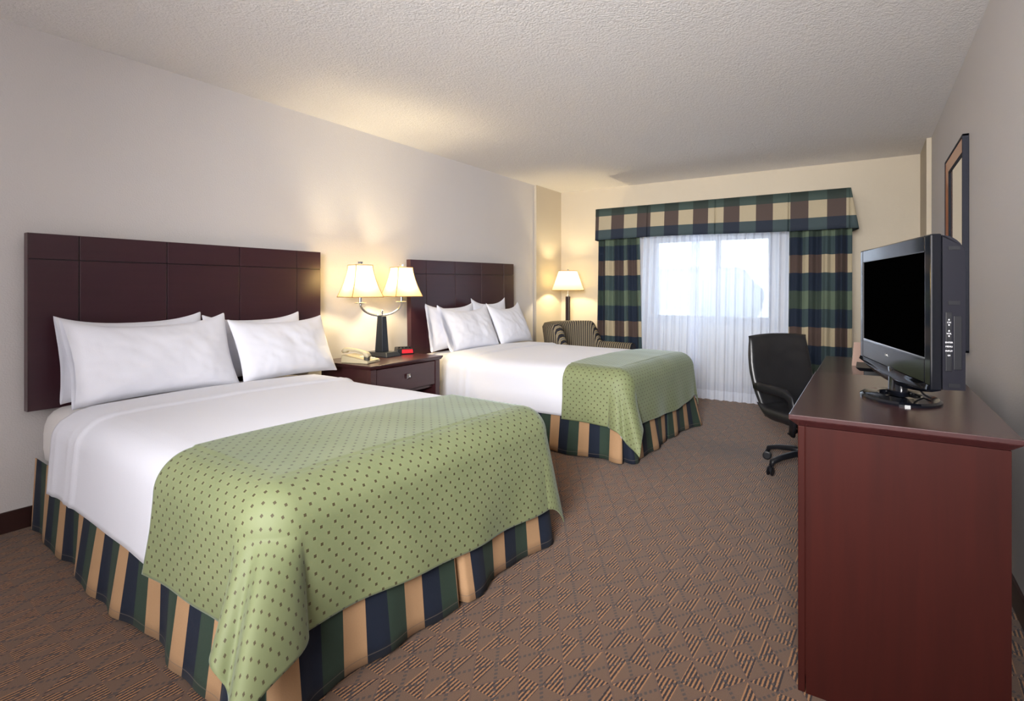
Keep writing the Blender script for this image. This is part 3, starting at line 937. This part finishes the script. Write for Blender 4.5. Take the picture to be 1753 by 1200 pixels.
# ------------------------------------------------------------------ television
tvn=Vector((.145,1.871,0)); tvf=Vector((-.022,2.588,0))
d=(tvf-tvn); Lw=d.length; mid=(tvn+tvf)/2
ang=atan2(d.y,d.x)-pi/2          # local +y runs near->far
TV=thing('television','black flat-screen television on a swivel foot standing on the dresser','television',(mid.x,mid.y,DZ),ang)
# local: -x faces viewer/beds, y along width ; z from dresser top
hwid=Lw/2; Z0,Z1=.083,.511
# body back shell
v=[];f=[]
dp=.079
pro=[(.028,Z0+.004),(dp,Z0+.004)]+[(dp-.055+.055*cos(radians(q)),Z1-.004-.06+.06*sin(radians(q))) for q in range(0,91,10)]+[(.028,Z1-.004)]
m=len(pro)
y1=hwid-.002
v=[(x,-y1,z) for x,z in pro]+[(x,y1,z) for x,z in pro]
f=[tuple(range(m)),tuple(range(2*m-1,m-1,-1))]+[(i,m+i,m+(i+1)%m,(i+1)%m) for i in range(m)]
obj('rear_housing',v,f,M['tvgrey'],TV,bevel=.004)
# front bezel: frame ring with curved lower chin
scx0,scx1=-hwid+.045,hwid-.035; scz0,scz1=Z0+.083,Z1-.048
g=G()
g.box(0,.026,-hwid,-hwid+.045,Z0,Z1); g.box(0,.026,hwid-.035,hwid,Z0,Z1)
g.box(0,.026,scx0,scx1,scz1,Z1); g.box(0,.026,scx0,scx1,Z0+.012,scz0)
bz=g.build('bezel',M['gloss'],TV,bevel=.004)
# swooping chin
v=[];f=[];n=30
for i in range(n):
    t=-1+2*i/(n-1); y=hwid*.99*t
    dz=-.030*(1-t*t)
    for x,z in ((-.002,Z0+.014),(-.006,Z0+.002+dz*.3),(.004,Z0-.004+dz),(.022,Z0+dz*.9),(.026,Z0+.012)):
        v.append((x,y,z))
m=5; f=grid_faces(n,m)+[tuple(range(m))[::-1],tuple((n-1)*m+i for i in range(m))]
for i in range(n-1): f.append((i*m+m-1,i*m,(i+1)*m,(i+1)*m+m-1))
obj('chin_curve',v,f,M['gloss'],TV,smooth=True)
sr=obj('screen',*(lambda g:(g.v,g.f))(G().box(.004,.012,scx0,scx1,scz0,scz1)),M['screen'],TV)
t_=.0025
G().box(.0015,.004,scx0-.001,scx0+t_,scz0,scz1).box(.0015,.004,scx0,scx1,scz0-.001,scz0+t_).build('screen_edge_strip',M['chrome'],TV)
# side controls on the near (-y) side
ys=-hwid
G().box(.034,.048,ys-.0015,ys+.001,Z0+.055,Z0+.215).build('control_strip',M['blackplastic'],TV,bevel=.001)
G().box(.052,.070,ys-.0012,ys+.001,Z0+.06,Z0+.205).build('jack_recess',M['blackplastic'],TV,bevel=.001)
for z in (Z0+.235,Z1-.045,Z0+.012): G().box(.040,.066,ys-.001,ys+.001,z,z+.010).build('vent_slot',M['blackplastic'],TV)
def text(body,size,mat,parent,loc,rot,name,ext=.0003,ax='CENTER'):
    cu=bpy.data.curves.new(name,'FONT'); cu.body=body; cu.size=size; cu.extrude=ext; cu.align_x=ax; cu.align_y='CENTER'
    o=bpy.data.objects.new(name,cu); COL.objects.link(o)
    bpy.context.view_layer.update()
    me=bpy.data.meshes.new_from_object(o.evaluated_get(bpy.context.evaluated_depsgraph_get()))
    bpy.data.objects.remove(o); me.materials.clear(); me.materials.append(mat)
    o=bpy.data.objects.new(name,me); COL.objects.link(o); o.parent=parent; o.location=loc; o.rotation_euler=rot
    return o
rot_side=(radians(90),0,0)
cz=Z0+.195
for s_,dz,sz in (('\u25b2',0,.007),('CH',-.008,.006),('\u25bc',-.015,.007),('\u25b2',-.030,.007),('VOL',-.038,.006),('\u25bc',-.045,.007),('ENTER',-.062,.0058),('MENU',-.073,.0058),('INPUT',-.085,.0058),('\u23fb/I' if False else '0/I',-.097,.0058)):
    if s_ in '\u25b2\u25bc':
        k=1 if s_=='\u25b2' else -1
        obj('marking',[(.0390,ys-.002,cz+dz-k*.002),(.0430,ys-.002,cz+dz-k*.002),(.041,ys-.002,cz+dz+k*.0025)],[(0,1,2)],M['ink'],TV)
    else: text(s_,sz,M['ink'],TV,(.041,ys-.002,cz+dz),rot_side,'marking')
# logo : small disc plus letters on the chin
rot_front=(radians(90),0,radians(-90))
G().lathe([(.0055,0),(.0055,.0006)],20,mtx=Matrix.Translation((-.0008,.034,Z0+.052))@Matrix.Rotation(radians(-90),4,'Y')).build('logo_disc',M['nickel'],TV)
text('LG',.014,M['nickel'],TV,(-.0008,.018,Z0+.052),rot_front,'logo_letters')
# stand
v=[];f=[];
G().lathe([(.055,.012),(.050,.03),(.048,.075),(.05,.10)],32,mtx=Matrix.Translation((.020,-.02,0))@Matrix.Diagonal((.5,1,1,1))).build('neck',M['gloss'],TV,smooth=True)
n=48;v=[];f=[]
prof_=[(1.0,0),(1.0,.006),(.93,.011),(.55,.016),(.50,.014),(.50,.006)]
for r_,z in prof_:
    for i in range(n):
        a=2*pi*i/n
        v.append((.022+.108*r_*cos(a),-.03+.155*r_*sin(a),z))
for k in range(len(prof_)-1):
    for i in range(n):
        j=(i+1)%n; f.append((k*n+i,k*n+j,(k+1)*n+j,(k+1)*n+i))
f.append(tuple(range(n))[::-1]); f.append(tuple((len(prof_)-1)*n+i for i in range(n)))
obj('stand_base',v,f,M['gloss'],TV,smooth=False)
G().sweep([(.085,-.10,.018),(.080,-.06,.022),(.06,-.05,.05),(.04,-.05,.090)],.003,8).build('cable',M['blackplastic'],TV,smooth=True)

# ------------------------------------------------------------------ mirror on the right wall
MR=thing('wall_mirror','tall framed mirror with orange wood frame on the right wall above the desk','mirror',(XR,4.155,1.405))
a_,b_=.395,.585; fw=.075
g=G()
g.box(-.030,-.0005,-a_,-a_+.014,-b_,b_).box(-.030,-.0005,a_-.014,a_,-b_,b_).box(-.030,-.0005,-a_,a_,b_-.014,b_).box(-.030,-.0005,-a_,a_,-b_,-b_+.014)
g.build('outer_frame',M['frameblack'],MR,bevel=.003)
def ring(g,o_,i_,x0,x1):
    A,Bb=a_-o_,b_-o_; C,Dd=a_-i_,b_-i_
    vo=[(-A,-Bb),(A,-Bb),(A,Bb),(-A,Bb)]; vi=[(-C,-Dd),(C,-Dd),(C,Dd),(-C,Dd)]
    v=[(x0,*p) for p in vo]+[(x1,*p) for p in vi]+[(-.002,*p) for p in vo]+[(-.002,*p) for p in vi]
    f=[]
    for i in range(4):
        j=(i+1)%4
        f+=[(i,j,4+j,4+i),(4+i,4+j,12+j,12+i),(8+i,12+i,12+j,8+j),(i,8+i,8+j,j)]
    return g.add(v,f)
ring(G(),.014,.075,-.026,-.018).build('frame',M['frameorange'],MR)
ring(G(),.075,.088,-.018,-.012).build('inner_frame',M['frameblack'],MR)
G().box(-.010,-.004,-a_+.086,a_-.086,-b_+.086,b_-.086).build('mirror_glass',M['mirror'],MR)

# ------------------------------------------------------------------ office chair
CH=thing('office_chair','black leather swivel office chair pulled up to the desk','chair',(-.30,3.95,0),radians(-42))
# local +x is forward
g=G()
for k in range(5):
    a=radians(72*k+12+180+5)
    c_,s_=cos(a),sin(a)
    leg=G().sweep([(.03*c_,.03*s_,.115),(.12*c_,.12*s_,.120),(.22*c_,.22*s_,.105),(.285*c_,.285*s_,.085),(.295*c_,.295*s_,.06)],[(.024,.020),(.022,.018),(.020,.016),(.018,.015),(.012,.012)],12,sq=.7).build('leg',M['blackplastic'],CH,smooth=True)
    R_=Matrix.Translation((.30*c_,.30*s_,.028))@Matrix.Rotation(a+pi/2+.5,4,'Z')
    g=G()
    for off in (-.018,.006):
        g.lathe([(.001,0),(.020,0),(.0275,.003),(.0275,.009),(.020,.012),(.001,.012)],20,mtx=R_@Matrix.Translation((off,0,0))@Matrix.Rotation(radians(90),4,'Y'),cap=False)
    g.box(-.006,.006,-.012,.012,.0,.035,mtx=R_)
    g.build('caster',M['blackplastic'],leg)
G().lathe([(.035,.085),(.035,.14),(.028,.15),(.028,.24),(.022,.24),(.022,.28)],24).build('gas_column',M['blackplastic'],CH,smooth=False)
G().box(-.06,.10,-.06,.06,.26,.30).build('tilt_mechanism',M['blackplastic'],CH,bevel=.012)
# seat
v=[];uv=[]
def cushion(nm,fn,nu=30,nv=30,T=.04):
    v=[];f=[]
    for side in (1,-1):
        for i in range(nu):
            for j in range(nv):
                u=-1+2*i/(nu-1); w=-1+2*j/(nv-1)
                p,nrm=fn(u,w)
                e=((1-abs(u)**5)*(1-abs(w)**5))**.45
                wr=.003*fbm(u*3,w*5,side)
                v.append(p+nrm*side*(T*e+wr*e))
    N=nu*nv
    f=grid_faces(nu,nv)+[tuple(reversed([k+N for k in q])) for q in grid_faces(nu,nv)]
    for i in range(nu-1):
        f.append((i*nv,N+i*nv,N+(i+1)*nv,(i+1)*nv)); f.append(((i+1)*nv+nv-1,N+(i+1)*nv+nv-1,N+i*nv+nv-1,i*nv+nv-1))
    for j in range(nv-1):
        f.append((j+1,N+j+1,N+j,j)); k=(nu-1)*nv; f.append((k+j,N+k+j,N+k+j+1,k+j+1))
    o=obj(nm,v,f,M['leather'],CH,smooth=True)
    bm=bmesh.new(); bm.from_mesh(o.data); bmesh.ops.remove_doubles(bm,verts=bm.verts,dist=.0004); bmesh.ops.recalc_face_normals(bm,faces=bm.faces); bm.to_mesh(o.data); bm.free()
    return o
def seat_fn(u,w):
    x=.03+.24*u; y=.25*w*(1-.06*u*u)
    z=.345-.035*max(0,(u-.6)/.4)**2+.02*abs(w)**3
    if u<-.6: z+=.05*((-u-.6)/.4)**2
    return Vector((x,y,z)),Vector((0,0,1))
cushion('seat',seat_fn,T=.05)
def back_fn(u,w):
    # u: width, w: height
    h=(w+1)/2
    hw_=.235+.03*sin(pi*min(1,h*1.05))-.03*(1-h)
    y=hw_*u
    x=-.215-.11*h-.02*sin(pi*h)+.05*u*u*(1-.3*h)
    z=.325+.53*h-.012*u*u*(h>.5)*h
    return Vector((x,y,z)),Vector((cos(.2),0,sin(.2)))
cushion('backrest',back_fn,T=.038)
for sy in (-1,1):
    y=sy*.275
    G().sweep([(.13,y*.95,.28),(.16,y*1.02,.36),(.165,y*1.04,.44),(.150,y*1.04,.50),(.10,y*1.03,.525),(.0,y*1.02,.53),(-.12,y*1.01,.53),(-.18,y,.525)],
              [(.022,.012),(.024,.013),(.024,.013),(.025,.014),(.028,.015),(.030,.016),(.030,.017),(.022,.012)],14,up=(0,1,.001),sq=.8).build('armrest',M['blackplastic'],CH,smooth=True)
    G().sweep([(.13,y*.98,.29),(.06,y*.6,.285),(.0,0,.28)],[(.02,.008)]*3,10).build('arm_bracket',M['blackplastic'],CH,smooth=True)

# ------------------------------------------------------------------ lights
bpy.context.view_layer.update()
warm=(1,.81,.48)
for sy in (-1,1):
    p=TL.matrix_world@Vector((0,sy*sep,.415+.175)); point('lamp_bulb_light',p,13,warm,.03)
point('lamp_bulb_light',(-3.13,6.10,1.27),15,warm,.03)
area('added_back_fill',(-.9,YB+.05,1.35),(radians(-90),0,0),2.5,1.9,78,(.97,.98,1))  # fill light added on the unseen back wall for overall brightness
sb=area('added_far_fill',(.05,-1.3,1.75),(0,0,0),1.3,1.0,58,(1,.98,.97))  # unseen soft fill added behind the camera to lift the far end
sb.rotation_euler=(Vector((-1.9,6.0,1.35))-Vector(sb.location)).to_track_quat('-Z','Y').to_euler()
sb.data.spread=radians(75)
W=bpy.data.worlds.new('sky'); sc.world=W; W.use_nodes=True
bg=W.node_tree.nodes['Background']; bg.inputs[0].default_value=(.76,.86,1,1); bg.inputs[1].default_value=3.0

sc.view_settings.view_transform='Standard'; sc.view_settings.look='None'; sc.view_settings.gamma=1
sc.view_settings.use_curve_mapping=False; sc.view_settings.exposure=.74
sc.cycles.use_denoising=True
sc.cycles.max_bounces=10; sc.cycles.diffuse_bounces=6; sc.cycles.transparent_max_bounces=16
sc.cycles.sample_clamp_indirect=8
